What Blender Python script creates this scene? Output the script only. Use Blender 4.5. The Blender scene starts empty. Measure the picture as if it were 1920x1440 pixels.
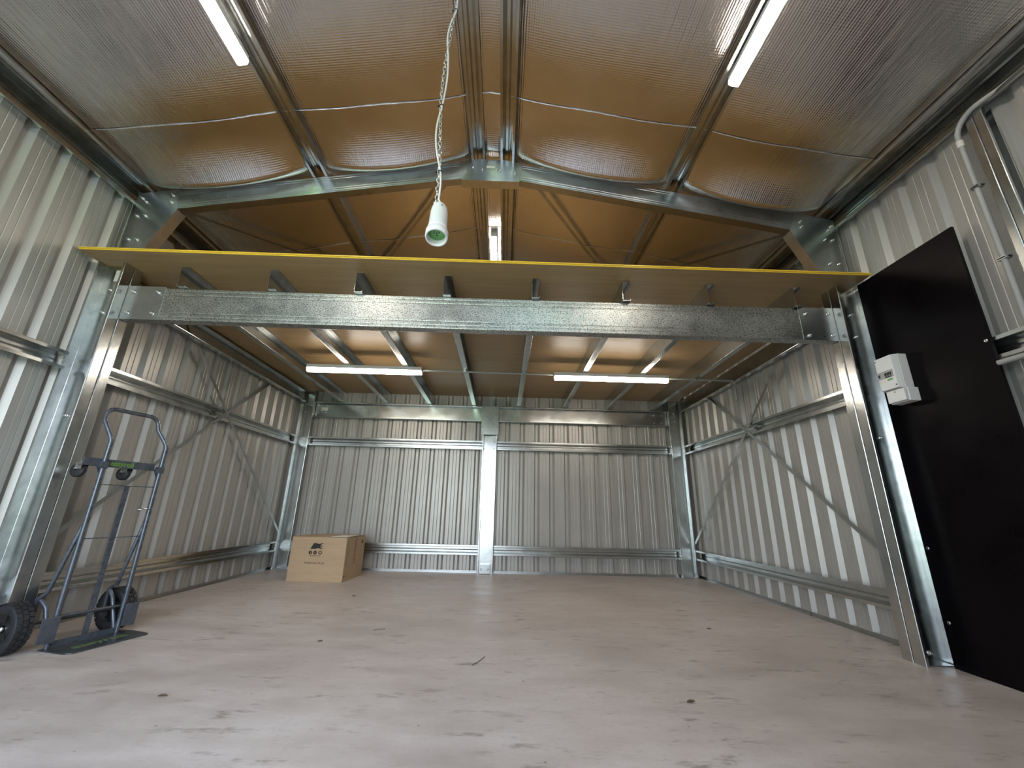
import bpy, math, random
from mathutils import Vector, Matrix
random.seed(7)
S = bpy.context.scene
COL = S.collection
D = bpy.data

# ------------------------------------------------------------------ camera
cam_d = D.cameras.new('camera')
cam = D.objects.new('camera', cam_d)
COL.objects.link(cam)
R = ((0.9994609376149358, -0.023609143952779882, 0.022813208973982126),
     (0.028771491888334808, 0.2951938814218559, -0.9550040699523843),
     (0.015812508858278812, 0.9551456332376315, 0.2957140237978081))   # image right, image down, forward
cam.matrix_world = Matrix(((R[0][0], -R[1][0], -R[2][0], 0.0),
                           (R[0][1], -R[1][1], -R[2][1], 0.0),
                           (R[0][2], -R[1][2], -R[2][2], 0.75),
                           (0, 0, 0, 1)))
cam_d.sensor_width = 36.0
cam_d.sensor_fit = 'HORIZONTAL'
cam_d.lens = 769.0935 / 1920 * 36.0
cam_d.clip_start = 0.02
S.camera = cam

# ------------------------------------------------------------------ world (bright overcast daylight outside the open roller door)
W = D.worlds.new('overcast_sky')
S.world = W
W.use_nodes = True
nt = W.node_tree
nt.nodes.clear()
tc = nt.nodes.new('ShaderNodeTexCoord')
sx = nt.nodes.new('ShaderNodeSeparateXYZ')
rp = nt.nodes.new('ShaderNodeValToRGB')
rp.color_ramp.elements[0].position = 0.0
rp.color_ramp.elements[0].color = (0.86, 0.93, 1.0, 1)
rp.color_ramp.elements[1].position = 0.6
rp.color_ramp.elements[1].color = (0.55, 0.72, 1.0, 1)
bg = nt.nodes.new('ShaderNodeBackground')
bg.inputs[1].default_value = 9.5
wo = nt.nodes.new('ShaderNodeOutputWorld')
nt.links.new(tc.outputs['Generated'], sx.inputs[0])
nt.links.new(sx.outputs[2], rp.inputs[0])
nt.links.new(rp.outputs[0], bg.inputs[0])
nt.links.new(bg.outputs[0], wo.inputs[0])

DOOR = (-2.68, -.02, 2.35)          # opening: x0, x1, head height
FRONT = -0.45                       # inner face of the front wall
LAMP = 39.0                         # batten diffuser strength
pl = D.lights.new('doorway_portal', 'AREA')
pl.shape = 'RECTANGLE'
pl.size = DOOR[1] - DOOR[0]
pl.size_y = DOOR[2]
pl.cycles.is_portal = True
po = D.objects.new('doorway_portal', pl)
COL.objects.link(po)
po.location = ((DOOR[0] + DOOR[1]) / 2, FRONT - 0.08, DOOR[2] / 2)
po.rotation_euler = (math.radians(90), 0, 0)

sun = D.lights.new('sun', 'SUN')
sun.energy = 14.0
sun.angle = math.radians(1.0)
sun.color = (1.0, .95, .86)
so = D.objects.new('sun', sun)
COL.objects.link(so)
so.rotation_euler = Vector((.25, .55, 1.0)).to_track_quat('Z', 'Y').to_euler()   # high, from behind the shed: it lights the lawn outside only

S.view_settings.view_transform = 'Standard'
S.view_settings.look = 'None'
S.view_settings.exposure = -0.1
S.view_settings.gamma = 1.0
S.view_settings.use_curve_mapping = False
S.cycles.max_bounces = 10
S.cycles.diffuse_bounces = 5
S.cycles.glossy_bounces = 6
S.cycles.sample_clamp_indirect = 3.0
S.cycles.caustics_reflective = True
S.cycles.blur_glossy = 1.0


# ------------------------------------------------------------------ materials
class NT:
    def __init__(s, name):
        s.m = D.materials.new(name)
        s.m.use_nodes = True
        s.t = s.m.node_tree
        s.b = s.t.nodes['Principled BSDF']
        s.co = s.t.nodes.new('ShaderNodeTexCoord').outputs['Object']

    def n(s, kind, **kw):
        x = s.t.nodes.new(kind)
        for k, v in kw.items():
            setattr(x, k, v)
        return x

    def l(s, a, b):
        s.t.links.new(a, b)

    def mapping(s, scale, src=None):
        m = s.n('ShaderNodeMapping')
        m.inputs['Scale'].default_value = scale
        s.l(src or s.co, m.inputs['Vector'])
        return m.outputs[0]

    def noise(s, scale, detail=4, rough=.55, vec=None):
        n = s.n('ShaderNodeTexNoise')
        n.inputs['Scale'].default_value = scale
        n.inputs['Detail'].default_value = detail
        n.inputs['Roughness'].default_value = rough
        s.l(vec or s.co, n.inputs['Vector'])
        return n.outputs['Fac']

    def ramp(s, fac, *st):
        r = s.n('ShaderNodeValToRGB')
        e = r.color_ramp.elements
        while len(e) < len(st):
            e.new(0.5)
        for el, (p, c) in zip(e, st):
            el.position = p
            el.color = (*c, 1) if len(c) == 3 else c
        s.l(fac, r.inputs[0])
        return r.outputs[0]

    def rng(s, fac, a, b, lo=0., hi=1.):
        r = s.n('ShaderNodeMapRange')
        r.inputs[1].default_value = lo
        r.inputs[2].default_value = hi
        r.inputs[3].default_value = a
        r.inputs[4].default_value = b
        s.l(fac, r.inputs[0])
        return r.outputs[0]

    def mix(s, fac, a, b, mode='MIX'):
        m = s.n('ShaderNodeMix', data_type='RGBA', blend_type=mode)
        if isinstance(fac, (int, float)):
            m.inputs[0].default_value = fac
        else:
            s.l(fac, m.inputs[0])
        for i, v in ((6, a), (7, b)):
            if isinstance(v, tuple):
                m.inputs[i].default_value = (*v, 1)
            else:
                s.l(v, m.inputs[i])
        return m.outputs[2]

    def math(s, op, a, b):
        m = s.n('ShaderNodeMath', operation=op)
        for i, v in ((0, a), (1, b)):
            if isinstance(v, (int, float)):
                m.inputs[i].default_value = v
            else:
                s.l(v, m.inputs[i])
        return m.outputs[0]

    def bump(s, h, strength, dist=0.01, prev=None):
        b = s.n('ShaderNodeBump')
        b.inputs['Strength'].default_value = strength
        b.inputs['Distance'].default_value = dist
        s.l(h, b.inputs['Height'])
        if prev is not None:
            s.l(prev, b.inputs['Normal'])
        return b.outputs[0]

    def set(s, **kw):
        for k, v in kw.items():
            k = k.replace('_', ' ')
            if hasattr(v, 'links'):
                s.l(v, s.b.inputs[k])
            else:
                s.b.inputs[k].default_value = (*v, 1) if isinstance(v, tuple) and len(v) == 3 else v
        return s.m


def plain(name, col, rough=.5, metal=0., var=.12, scale=14., **kw):
    m = NT(name)
    f = m.noise(scale, 4)
    lo = tuple(c * (1 - var) for c in col)
    hi = tuple(min(1, c * (1 + var)) for c in col)
    c = m.ramp(f, (.3, lo), (.7, hi))
    return m.set(Base_Color=c, Roughness=m.rng(f, rough * .85, rough * 1.15, .3, .7), Metallic=metal, **kw)


def galv(name, lo, hi, r0, r1, speck=0.):
    m = NT(name)
    a = m.noise(9, 3)
    b = m.noise(24, 2, .5)
    c = m.ramp(m.math('ADD', m.math('MULTIPLY', a, .5), m.math('MULTIPLY', b, .5)), (.36, lo), (.62, hi))
    rough = m.rng(a, r0, r1, .3, .7)
    if speck:
        v = m.noise(115, 2, .5)
        k = m.ramp(v, (.40, (1, 1, 1)), (.47, (0, 0, 0)))
        c = m.mix(m.math('MULTIPLY', k, speck), c, tuple(x * .32 for x in lo))
        nb = m.bump(v, .25, .003)
        m.l(nb, m.b.inputs['Normal'])
    return m.set(Base_Color=c, Roughness=rough, Metallic=1.0)


M = {}
M['galv'] = galv('galvanised_steel', (.49, .51, .51), (.58, .60, .59), .19, .25)
M['galv_beam'] = galv('spangled_galvanised_steel', (.46, .48, .46), (.60, .61, .585), .30, .40, .85)
M['galv_dull'] = galv('dull_galvanised_steel', (.39, .41, .405), (.46, .48, .475), .27, .34)
M['bolt'] = galv('zinc_bolt', (.62, .63, .62), (.8, .8, .78), .2, .3)


def mk_clad():
    m = NT('painted_wall_sheet')
    f = m.noise(3.0, 5, .6)
    g = m.noise(1, 3, .6, m.mapping((26, 26, .8)))
    c = m.ramp(m.math('ADD', m.math('MULTIPLY', f, .5), m.math('MULTIPLY', g, .5)),
               (.35, (.370, .358, .330)), (.65, (.42, .408, .378)))
    return m.set(Base_Color=c, Roughness=m.rng(f, .33, .39, .3, .7), Metallic=.3)


M['clad'] = mk_clad()


def mk_foil():
    m = NT('foil_insulation')
    w1 = m.n('ShaderNodeTexWave', wave_type='BANDS', bands_direction='X')
    w1.inputs['Scale'].default_value = 22.0
    w1.inputs['Distortion'].default_value = .8
    w1.inputs['Detail'].default_value = 1.0
    m.l(m.mapping((1, .35, .2)), w1.inputs['Vector'])
    w2 = m.n('ShaderNodeTexWave', wave_type='BANDS', bands_direction='Y')
    w2.inputs['Scale'].default_value = 22.0
    w2.inputs['Distortion'].default_value = .8
    w2.inputs['Detail'].default_value = 1.0
    m.l(m.mapping((.35, 1, .2)), w2.inputs['Vector'])
    st = m.noise(1, 3, .65, m.mapping((75, 1.6, 1)))
    nz = m.noise(5, 4, .6)
    h = m.math('ADD', m.math('MULTIPLY', w1.outputs['Fac'], .50), m.math('MULTIPLY', w2.outputs['Fac'], .20))
    h = m.math('ADD', h, m.math('MULTIPLY', st, 1.6))
    nb = m.bump(nz, .10, .02)
    nb = m.bump(h, .33, .0045, nb)
    c = m.ramp(nz, (.3, (.74, .73, .725)), (.7, (.82, .81, .80)))
    return m.set(Base_Color=c, Roughness=m.rng(nz, .17, .23, .3, .7), Metallic=1.0, Normal=nb)


M['foil'] = mk_foil()
M['foil_edge'] = plain('foil_lap_edge', (.74, .73, .71), .35, .9, .1, 60)


def mk_concrete():
    m = NT('concrete_slab')
    big = m.noise(.7, 5, .6)
    mid = m.noise(1, 6, .65, m.mapping((2.2, 5.5, 1)))
    fine = m.noise(55, 6, .7)
    c = m.ramp(m.math('ADD', m.math('MULTIPLY', big, .55), m.math('MULTIPLY', mid, .45)),
               (.36, (.405, .342, .300)), (.5, (.525, .456, .408)), (.64, (.63, .57, .528)))
    c = m.mix(m.rng(fine, 0, .35, .5, .8), c, (.36, .32, .285))
    # trowel smears: short darker dashes lying across the slab
    sm = m.noise(1, 5, .7, m.mapping((4.5, 13, 1)))
    msk = m.noise(1.9, 3, .6)
    k = m.math('MULTIPLY', m.rng(sm, 0, 1, .56, .66), m.rng(msk, 0, 1, .42, .58))
    c = m.mix(m.math('MULTIPLY', k, .82), c, (.235, .195, .16))
    mp = m.n('ShaderNodeMapping')
    mp.inputs['Rotation'].default_value = (0, 0, .7)
    mp.inputs['Scale'].default_value = (5, 17, 1)
    m.l(m.co, mp.inputs['Vector'])
    s2 = m.noise(1, 6, .75, mp.outputs[0])
    k2 = m.math('MULTIPLY', m.rng(s2, 0, 1, .57, .66), m.rng(m.noise(2.7, 3, .6), 0, 1, .45, .60))
    c = m.mix(m.math('MULTIPLY', k2, .85), c, (.25, .205, .17))
    gr_ = m.noise(26, 5, .75)
    c = m.mix(m.rng(gr_, 0, .35, .56, .72), c, (.30, .262, .23))
    # pale scuffs
    sc = m.noise(1, 5, .7, m.mapping((6, 9, 1)))
    c = m.mix(m.rng(sc, 0, .3, .6, .75), c, (.66, .63, .60))
    # tiny dark specks
    vo = m.n('ShaderNodeTexVoronoi')
    vo.inputs['Scale'].default_value = 7
    m.l(m.co, vo.inputs['Vector'])
    c = m.mix(m.rng(vo.outputs['Distance'], .7, 0, .028, .05), c, (.14, .115, .095))
    nb = m.bump(m.math('ADD', sm, m.math('MULTIPLY', fine, .3)), .22, .006)
    return m.set(Base_Color=c, Roughness=m.rng(mid, .36, .56, .3, .7), Normal=nb)


M['concrete'] = mk_concrete()


def mk_particle(name, lo, hi, r0, r1):
    m = NT(name)
    g = m.noise(1, 5, .65, m.mapping((1.6, 28, 20)))
    f = m.noise(90, 3, .6)
    c = m.ramp(m.math('ADD', m.math('MULTIPLY', g, .75), m.math('MULTIPLY', f, .25)), (.34, lo), (.66, hi))
    return m.set(Base_Color=c, Roughness=m.rng(g, r0, r1, .3, .7))


M['deck'] = mk_particle('particleboard_flooring', (.275, .178, .078), (.385, .258, .120), .36, .48)
M['deck_top'] = mk_particle('brightened_flooring_top', (.40, .235, .080), (.54, .33, .125), .45, .6)  # same board coloured brighter on top, for the lit deck mirrored in the foil
M['tongue'] = plain('yellow_plastic_tongue', (.92, .62, .06), .35, 0, .05)
M['board'] = plain('black_formply', (.0040, .0030, .0038), .3, 0, .3, 5, Specular_IOR_Level=.08)
M['plastic'] = plain('white_plastic', (.78, .78, .77), .35, 0, .03)
M['grey_plastic'] = plain('grey_conduit_plastic', (.36, .365, .35), .4, 0, .05)
M['coupling'] = plain('pale_coupling_plastic', (.70, .66, .60), .4, 0, .04)
M['green'] = plain('green_plastic', (.16, .42, .13), .4, 0, .08)
M['black'] = plain('black_plastic', (.012, .012, .012), .4, 0, .2)
M['rubber'] = plain('black_rubber', (.016, .017, .019), .62, 0, .35, 40)
M['truckpaint'] = plain('slate_grey_metallic_paint', (.100, .115, .138), .28, .5, .12, 20)
M['truckdark'] = plain('dark_steel_plate', (.085, .095, .10), .34, .6, .3, 18)
M['chrome'] = plain('bright_zinc', (.75, .76, .76), .18, 1.0, .05)
M['print_green'] = plain('green_print', (.12, .26, .03), .5, 0, .15)
M['print_worn'] = plain('worn_green_print', (.10, .15, .05), .5, 0, .5, 60)
M['card'] = mk_particle('corrugated_cardboard', (.44, .315, .19), (.51, .37, .23), .75, .9)
M['tape'] = plain('brown_packing_tape', (.33, .215, .115), .3, 0, .08)
M['ink'] = plain('black_ink', (.018, .015, .013), .6, 0, .2)
M['redink'] = plain('red_ink', (.42, .04, .03), .6, 0, .2)
M['cardlight'] = plain('cardboard_print_gap', (.47, .315, .17), .8, 0, .05)
M['paper'] = plain('paper_sticker', (.78, .74, .66), .6, 0, .08, 80)
M['chain'] = plain('nickel_chain', (.78, .78, .76), .25, 1.0, .05)
M['leaf'] = plain('dry_leaf', (.12, .085, .05), .7, 0, .3, 60)
M['grass'] = plain('lawn', (.16, .25, .07), .9, 0, .35, 3)
M['drive'] = plain('concrete_apron', (.46, .44, .41), .8, 0, .12, 4)


def mk_lamp(name, strength, col):
    m = NT(name)
    f = m.noise(4, 2)
    return m.set(Base_Color=(.9, .9, .88), Roughness=.4, Emission_Color=col,
                 Emission_Strength=m.rng(f, strength * .98, strength * 1.02, .3, .7))


M['lens'] = mk_lamp('lit_diffuser', LAMP, (1.0, .90, .78))

# ------------------------------------------------------------------ mesh helpers
X, Y, Z = Vector((1, 0, 0)), Vector((0, 1, 0)), Vector((0, 0, 1))


class MB:
    def __init__(s):
        s.v, s.f, s.sm, s.mi = [], [], [], []
        s.cur = 0

    def add(s, vs, fs, smooth=False):
        o = len(s.v)
        s.v += [tuple(p) for p in vs]
        for f in fs:
            s.f.append(tuple(i + o for i in f))
            s.sm.append(smooth)
            s.mi.append(s.cur)
        return s

    def box(s, lo, hi, rot=None, org=None):
        x0, y0, z0 = lo
        x1, y1, z1 = hi
        vs = [Vector(p) for p in ((x0, y0, z0), (x1, y0, z0), (x1, y1, z0), (x0, y1, z0),
                                  (x0, y0, z1), (x1, y0, z1), (x1, y1, z1), (x0, y1, z1))]
        if rot is not None:
            vs = [rot @ p for p in vs]
        if org is not None:
            vs = [p + Vector(org) for p in vs]
        return s.add(vs, [(0, 3, 2, 1), (4, 5, 6, 7), (0, 1, 5, 4), (1, 2, 6, 5), (2, 3, 7, 6), (3, 0, 4, 7)])

    def prism(s, poly, org, u, v, w):
        """closed 2-D polygon in (u, v) pushed along the vector w"""
        org, u, v, w = Vector(org), Vector(u), Vector(v), Vector(w)
        n = len(poly)
        a = [org + u * p[0] + v * p[1] for p in poly]
        vs = a + [p + w for p in a]
        area = sum(poly[i][0] * poly[(i + 1) % n][1] - poly[(i + 1) % n][0] * poly[i][1] for i in range(n))
        flip = (area > 0) != (u.cross(v).dot(w) > 0)
        fs = [tuple(reversed(range(n))), tuple(range(n, 2 * n))]
        fs += [(i, (i + 1) % n, n + (i + 1) % n, n + i) for i in range(n)]
        if flip:
            fs = [tuple(reversed(f)) for f in fs]
        return s.add(vs, fs)

    def thin(s, line, t, org, u, v, w, shear=None):
        """open 2-D polyline given the thickness t (to its left) and pushed along w"""
        return s.prism(thick(line, t), org, u, v, w)

    def tube(s, pts, r, n=10, caps=True, closed=False):
        pts = [Vector(p) for p in pts]
        k = len(pts)
        rs = r if isinstance(r, (list, tuple)) else [r] * k
        vs, fs = [], []
        prev = None
        for i, p in enumerate(pts):
            if closed:
                t = (pts[(i + 1) % k] - pts[i - 1]).normalized()
            else:
                t = (pts[min(i + 1, k - 1)] - pts[max(i - 1, 0)]).normalized()
            if prev is None:
                a = t.orthogonal().normalized()
            else:
                a = (prev - t * prev.dot(t)).normalized()
            prev = a
            b = t.cross(a)
            for j in range(n):
                g = 2 * math.pi * j / n
                vs.append(p + (a * math.cos(g) + b * math.sin(g)) * rs[i])
        m = k if closed else k - 1
        for i in range(m):
            for j in range(n):
                fs.append((i * n + j, i * n + (j + 1) % n, ((i + 1) % k) * n + (j + 1) % n, ((i + 1) % k) * n + j))
        s.add(vs, fs, True)
        if caps and not closed:
            s.add(vs[:n], [tuple(reversed(range(n)))])
            s.add(vs[-n:], [tuple(range(n))])
        return s

    def lathe(s, prof, org, axis, n=24, smooth=True):
        """profile of (radius, height) turned about axis"""
        org, ax = Vector(org), Vector(axis).normalized()
        a = ax.orthogonal().normalized()
        b = ax.cross(a)
        vs, fs = [], []
        for (r, h) in prof:
            for j in range(n):
                g = 2 * math.pi * j / n
                vs.append(org + ax * h + (a * math.cos(g) + b * math.sin(g)) * max(r, 1e-5))
        for i in range(len(prof) - 1):
            for j in range(n):
                fs.append((i * n + j, i * n + (j + 1) % n, (i + 1) * n + (j + 1) % n, (i + 1) * n + j))
        return s.add(vs, fs, smooth)

    def build(s, name, mat, parent=None, bevel=0.):
        me = D.meshes.new(name)
        me.from_pydata(s.v, [], s.f)
        for m in (mat if isinstance(mat, list) else [mat]):
            me.materials.append(M[m])
        me.polygons.foreach_set('use_smooth', s.sm)
        me.polygons.foreach_set('material_index', s.mi)
        me.update()
        o = D.objects.new(name, me)
        COL.objects.link(o)
        if parent is not None:
            o.parent = parent
            o.matrix_parent_inverse = Matrix.Translation(-Vector(parent.location)) if parent.type == 'EMPTY' and parent.get('_w') else Matrix()
        if bevel:
            b = o.modifiers.new('bevel', 'BEVEL')
            b.width = bevel
            b.segments = 2
            b.limit_method = 'ANGLE'
            b.angle_limit = math.radians(40)
        return o


def thick(line, t):
    n = len(line)
    nor = []
    for i in range(n - 1):
        dx, dy = line[i + 1][0] - line[i][0], line[i + 1][1] - line[i][1]
        q = math.hypot(dx, dy)
        nor.append((-dy / q, dx / q))
    off = []
    for i in range(n):
        a = nor[max(i - 1, 0)]
        b = nor[min(i, n - 2)]
        mx, my = a[0] + b[0], a[1] + b[1]
        d = mx * a[0] + my * a[1]
        d = max(d, .3)
        off.append((line[i][0] + mx / d * t, line[i][1] + my / d * t))
    return list(line) + off[::-1]


def tag(o, label=None, cat=None, group=None, kind=None):
    if label:
        o['label'] = label
    if cat:
        o['category'] = cat
    if group:
        o['group'] = group
    if kind:
        o['kind'] = kind
    return o


def empty(name, loc=(0, 0, 0), rotz=0.):
    o = D.objects.new(name, None)
    COL.objects.link(o)
    o.location = loc
    o.rotation_euler = (0, 0, rotz)
    o.empty_display_size = .1
    return o


def root(name, loc, label, cat, group=None):
    """Empty at the base of a thing; children are modelled in world coordinates"""
    o = empty(name, loc)
    o['_w'] = 1
    tag(o, label, cat, group)
    return o


def struct(name, loc=(0, 0, 0)):
    o = empty(name, loc)
    o['_w'] = 1
    o['kind'] = 'structure'
    return o


def mesh_child(me, name, parent, mat4):
    """another object sharing one mesh"""
    o = D.objects.new(name, me)
    COL.objects.link(o)
    o.parent = parent
    if parent.type == 'EMPTY' and parent.get('_w'):
        o.matrix_parent_inverse = Matrix.Translation(-Vector(parent.location))
    o.matrix_basis = mat4
    return o


# hex bolt with washer and stub of thread; head points along -Y
def mk_bolt():
    b = MB()
    b.lathe([(0, .0005), (.0125, .0005), (.0125, .003), (0, .003)], (0, 0, 0), -Y, 16)
    b.lathe([(.0092, .003), (.0092, .0095), (.008, .0105), (0, .0105)], (0, 0, 0), -Y, 6, False)
    b.lathe([(.0045, .0105), (.0045, .019), (.004, .020), (0, .020)], (0, 0, 0), -Y, 10)
    o = b.build('bolt', 'bolt')
    me = o.data
    D.objects.remove(o)
    return me


BOLT = mk_bolt()
ROT = {'-y': Matrix(), '+x': Matrix.Rotation(math.radians(90), 4, 'Z'), '-x': Matrix.Rotation(math.radians(-90), 4, 'Z')}


def bolt(parent, p, d='-y', s=1.0):
    return mesh_child(BOLT, 'bolt', parent, Matrix.Translation(p) @ ROT[d] @ Matrix.Rotation(random.random() * 3, 4, 'Y') @ Matrix.Scale(s, 4))


def fillet(line, r=.0045, n=3):
    out = [line[0]]
    for i in range(1, len(line) - 1):
        a, b, c = (Vector((*line[k], 0)) for k in (i - 1, i, i + 1))
        u, v = (a - b), (c - b)
        if abs(u.normalized().dot(v.normalized())) > .3 or min(u.length, v.length) < r * 2.1:
            out.append(line[i])
            continue
        u.normalize()
        v.normalize()
        o = b + (u + v) * r
        for k in range(n + 1):
            g = math.pi / 2 * k / n
            q = o - v * r * math.cos(g) - u * r * math.sin(g)
            out.append((q.x, q.y))
    return out + [line[-1]]


def C_line(b, f, l, groove=False):
    """C-section, web on v = 0 from u = 0 to b, flanges towards +v"""
    pts = [(l, f), (0, f), (0, 0)]
    if groove:
        for q in (.10, .22, .78, .90):
            pts += [(b * q - .006, 0), (b * q - .003, .0013), (b * q + .003, .0013), (b * q + .006, 0)]
    return fillet(pts + [(b, 0), (b, f), (b - l, f)])


def csec(mb, b, f, l, org, u, v, w, t=.0024, groove=False):
    u, v, w = Vector(u), Vector(v), Vector(w)
    return mb.thin(C_line(b, f, l, groove), t, org, u, v, w)


def hat_line(Wd, c, h):
    """top-hat section: brims on v = 0, crown on v = h"""
    a, k = Wd / 2, c / 2
    return [(-a, .009), (-a, 0), (-k - .012, 0), (-k, h), (-.006, h), (0, h - .003), (.006, h), (k, h), (k + .012, 0), (a, 0), (a, .009)]


# ------------------------------------------------------------------ room shell
XL, XR, YB = -2.830, 2.525, 5.615
APX, RISE, SL = -.16, 3.39, .178


def rafter_top(x):
    return RISE - SL * abs(x - APX)


fl = struct('floor')
MB().box((XL - .04, FRONT - .12, -.15), (XR + .04, YB + .04, 0)).build('concrete_slab', 'concrete', fl)
gr = struct('ground')
MB().box((-9, -3.2, -.22), (9, FRONT - .12, -.03)).build('driveway_slab', 'drive', gr)
MB().box((-30, -40, -.24), (30, -3.2, -.05)).build('lawn', 'grass', gr)


def clad_sheet(pitch):
    """one cladding sheet: four ribs, local x along the wall, +y outwards, 1 m high (scaled)"""
    line = []
    for k in range(4):
        o = k * pitch
        q = pitch / .19
        line += [(o + a * q, d) for a, d in ((0, 0), (.038, 0), (.042, .0018), (.046, 0), (.079, 0), (.083, .0018), (.087, 0),
                                               (.119, 0), (.135, .029), (.164, .029))]
    line.append((4 * pitch, 0))
    # single-skin profile with 0.8 mm of steel behind it
    return line


def wall(name, side, plane, start, end, phase, pitch, z0, ztop):
    w = struct(name)
    line = clad_sheet(pitch)
    cov = 4 * pitch
    k0 = math.floor((start - phase) / cov)
    p = phase + k0 * cov
    while p < end - .01:
        # clip the sheet to the room
        seg = [(a + p, d) for a, d in line]
        q = []
        for i, (a, d) in enumerate(seg):
            if start - 1e-6 <= a <= end + 1e-6:
                q.append((a, d))
            if i + 1 < len(seg):
                b, e = seg[i + 1]
                for cut in (start, end):
                    if a < cut < b:
                        q.append((cut, d + (e - d) * (cut - a) / (b - a)))
        if len(q) >= 2:
            q.sort(key=lambda r: r[0])
            th = thick(q, .0008)
            n = len(q)
            mb = MB()
            vs, fs = [], []
            for a, d in th:
                if side == 'left':
                    pt = (plane - d, a)
                elif side == 'right':
                    pt = (plane + d, a)
                else:
                    pt = (a, plane + (d if side == 'rear' else -d))
                vs += [(pt[0], pt[1], z0), (pt[0], pt[1], ztop(a))]
            m = len(th)
            for i in range(m):
                j = (i + 1) % m
                fs.append((2 * i, 2 * j, 2 * j + 1, 2 * i + 1))
            for i in range(n - 1):      # closed top and bottom edges
                fs.append((2 * i, 2 * (m - 1 - i), 2 * (m - 2 - i), 2 * (i + 1)))
                fs.append((2 * i + 1, 2 * (i + 1) + 1, 2 * (m - 2 - i) + 1, 2 * (m - 1 - i) + 1))
            mb.add(vs, fs)
            mb.build('cladding_sheet', 'clad', w)
        p += cov
    return w


eave = lambda a: 3.06
gable = lambda a: rafter_top(a) + .14
wl = wall('wall_left', 'left', XL, FRONT - .03, YB + .03, 1.891 - .119, .19, -.02, eave)
wr = wall('wall_right', 'right', XR, FRONT - .03, YB + .03, 1.868 - .119, .19, -.02, eave)
wb = wall('wall_rear', 'rear', YB, XL - .03, XR + .03, .041 - .156, .203, -.02, gable)
# bottom angle trims
MB().box((XL + .0005, FRONT, .0005), (XL + .004, YB, .028)).box((XL + .0005, FRONT, .0005), (XL + .022, YB, .003)).build('base_angle', 'galv_dull', wl)
MB().box((XR - .004, FRONT, .0005), (XR - .0005, YB, .028)).box((XR - .022, FRONT, .0005), (XR - .0005, YB, .003)).build('base_angle', 'galv_dull', wr)
MB().box((XL + .03, YB - .004, .0005), (XR - .03, YB - .0005, .028)).box((XL + .03, YB - .022, .0005), (XR - .03, YB - .0005, .003)).build('base_angle', 'galv_dull', wb)

# front wall behind the camera, with the open doorway
wf = struct('wall_front')
mb = MB()
mb.box((XL - .03, FRONT - .06, -.02), (DOOR[0], FRONT, 3.06))
mb.box((DOOR[1], FRONT - .06, -.02), (XR + .03, FRONT, 3.06))
mb.build('side_panel', 'clad', wf)
mb = MB()
top = [(DOOR[0], DOOR[2]), (DOOR[1], DOOR[2]), (DOOR[1], rafter_top(DOOR[1]) + .14), (APX, RISE + .14), (DOOR[0], rafter_top(DOOR[0]) + .14)]
mb.prism(top, (0, FRONT, 0), X, Z, (0, -.06, 0))
mb.build('head_panel', 'clad', wf)
dr = struct('door_1')
for (a, b, c, d) in ((DOOR[0] - .0, DOOR[0] + .08, 0, DOOR[2]), (DOOR[1] - .08, DOOR[1], 0, DOOR[2])):
    MB().box((a, FRONT + .002, c), (b, FRONT + .05, d)).build('door_track', 'galv_dull', dr)
MB().lathe([(0, DOOR[0] + .1), (.17, DOOR[0] + .1), (.17, DOOR[1] - .1), (0, DOOR[1] - .1)], (0, FRONT + .22, 2.62), X, 24).build('door_curtain', 'clad', dr)

# ceiling: foil blanket rolls laid over the purlins, sagging between them
PUR = [-2.70, -1.462, -.262, -.036, 1.243, 2.385]


def foil_z(x, y):
    top = rafter_top(x) + .066
    s = 0.
    if x < PUR[0]:
        s = 0
    elif x > PUR[-1]:
        s = 0
    else:
        for a, b in zip(PUR, PUR[1:]):
            if a <= x <= b:
                t = min(1., max(0., (x - a - .03) / (b - a - .06)))
                s = math.sin(math.pi * t) ** .7 * min(1., (b - a) / 1.1)
    z = top - .024 * s
    g = s ** .7
    # the blanket is pushed down where it bears on the portal rafter
    if 2.17 < y <= 2.485:
        t = (y - 2.17) / .315
        z -= .118 * g * t ** 1.9
    elif 2.485 < y < 2.62:
        t = (2.62 - y) / .135
        z -= .118 * g * t * t * (3 - 2 * t)
    z += .006 * s * math.sin(3.1 * x + 4.2 * y) * math.cos(2.3 * y - 1.1)
    return z


ce = struct('ceiling')
SEAMS = [FRONT - .1, .72, 2.075, 3.44, 4.80, YB + .05]
for a, b in zip(SEAMS, SEAMS[1:]):
    nx, ny = 170, max(6, int((b - a) / .02))
    xs = [XL - .06 + (XR - XL + .12) * i / nx for i in range(nx + 1)]
    ys = [a + (b - a) * j / ny for j in range(ny + 1)]
    mb = MB()
    vs = [(x, y, foil_z(x, y) + .003 * (y - a) / (b - a)) for y in ys for x in xs]
    n = len(vs)
    st = nx + 1
    fs = [(j * st + i, (j + 1) * st + i, (j + 1) * st + i + 1, j * st + i + 1) for j in range(ny) for i in range(nx)]
    mb.add(vs, fs, True)
    mb.build('foil_sheet', 'foil', ce)
for y in SEAMS[1:-1]:
    mb = MB()
    nx = 220
    vs, fs = [], []
    for i in range(nx + 1):
        x = PUR[0] + .05 + (PUR[-1] - PUR[0] - .1) * i / nx
        wob = .003 * math.sin(9 * x) + .002 * random.random()
        z = foil_z(x, y)
        vs += [(x, y - .005 + wob, z - .0002), (x, y + wob, z - .0022 - .0016 * random.random()), (x, y + .002 + wob, z - .0002)]
    for i in range(nx):
        for k in (0, 1):
            fs.append((3 * i + k, 3 * i + k + 1, 3 * i + k + 4, 3 * i + k + 3))
    mb.add(vs, fs)
    mb.build('foil_lap', 'foil_edge', ce)
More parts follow.
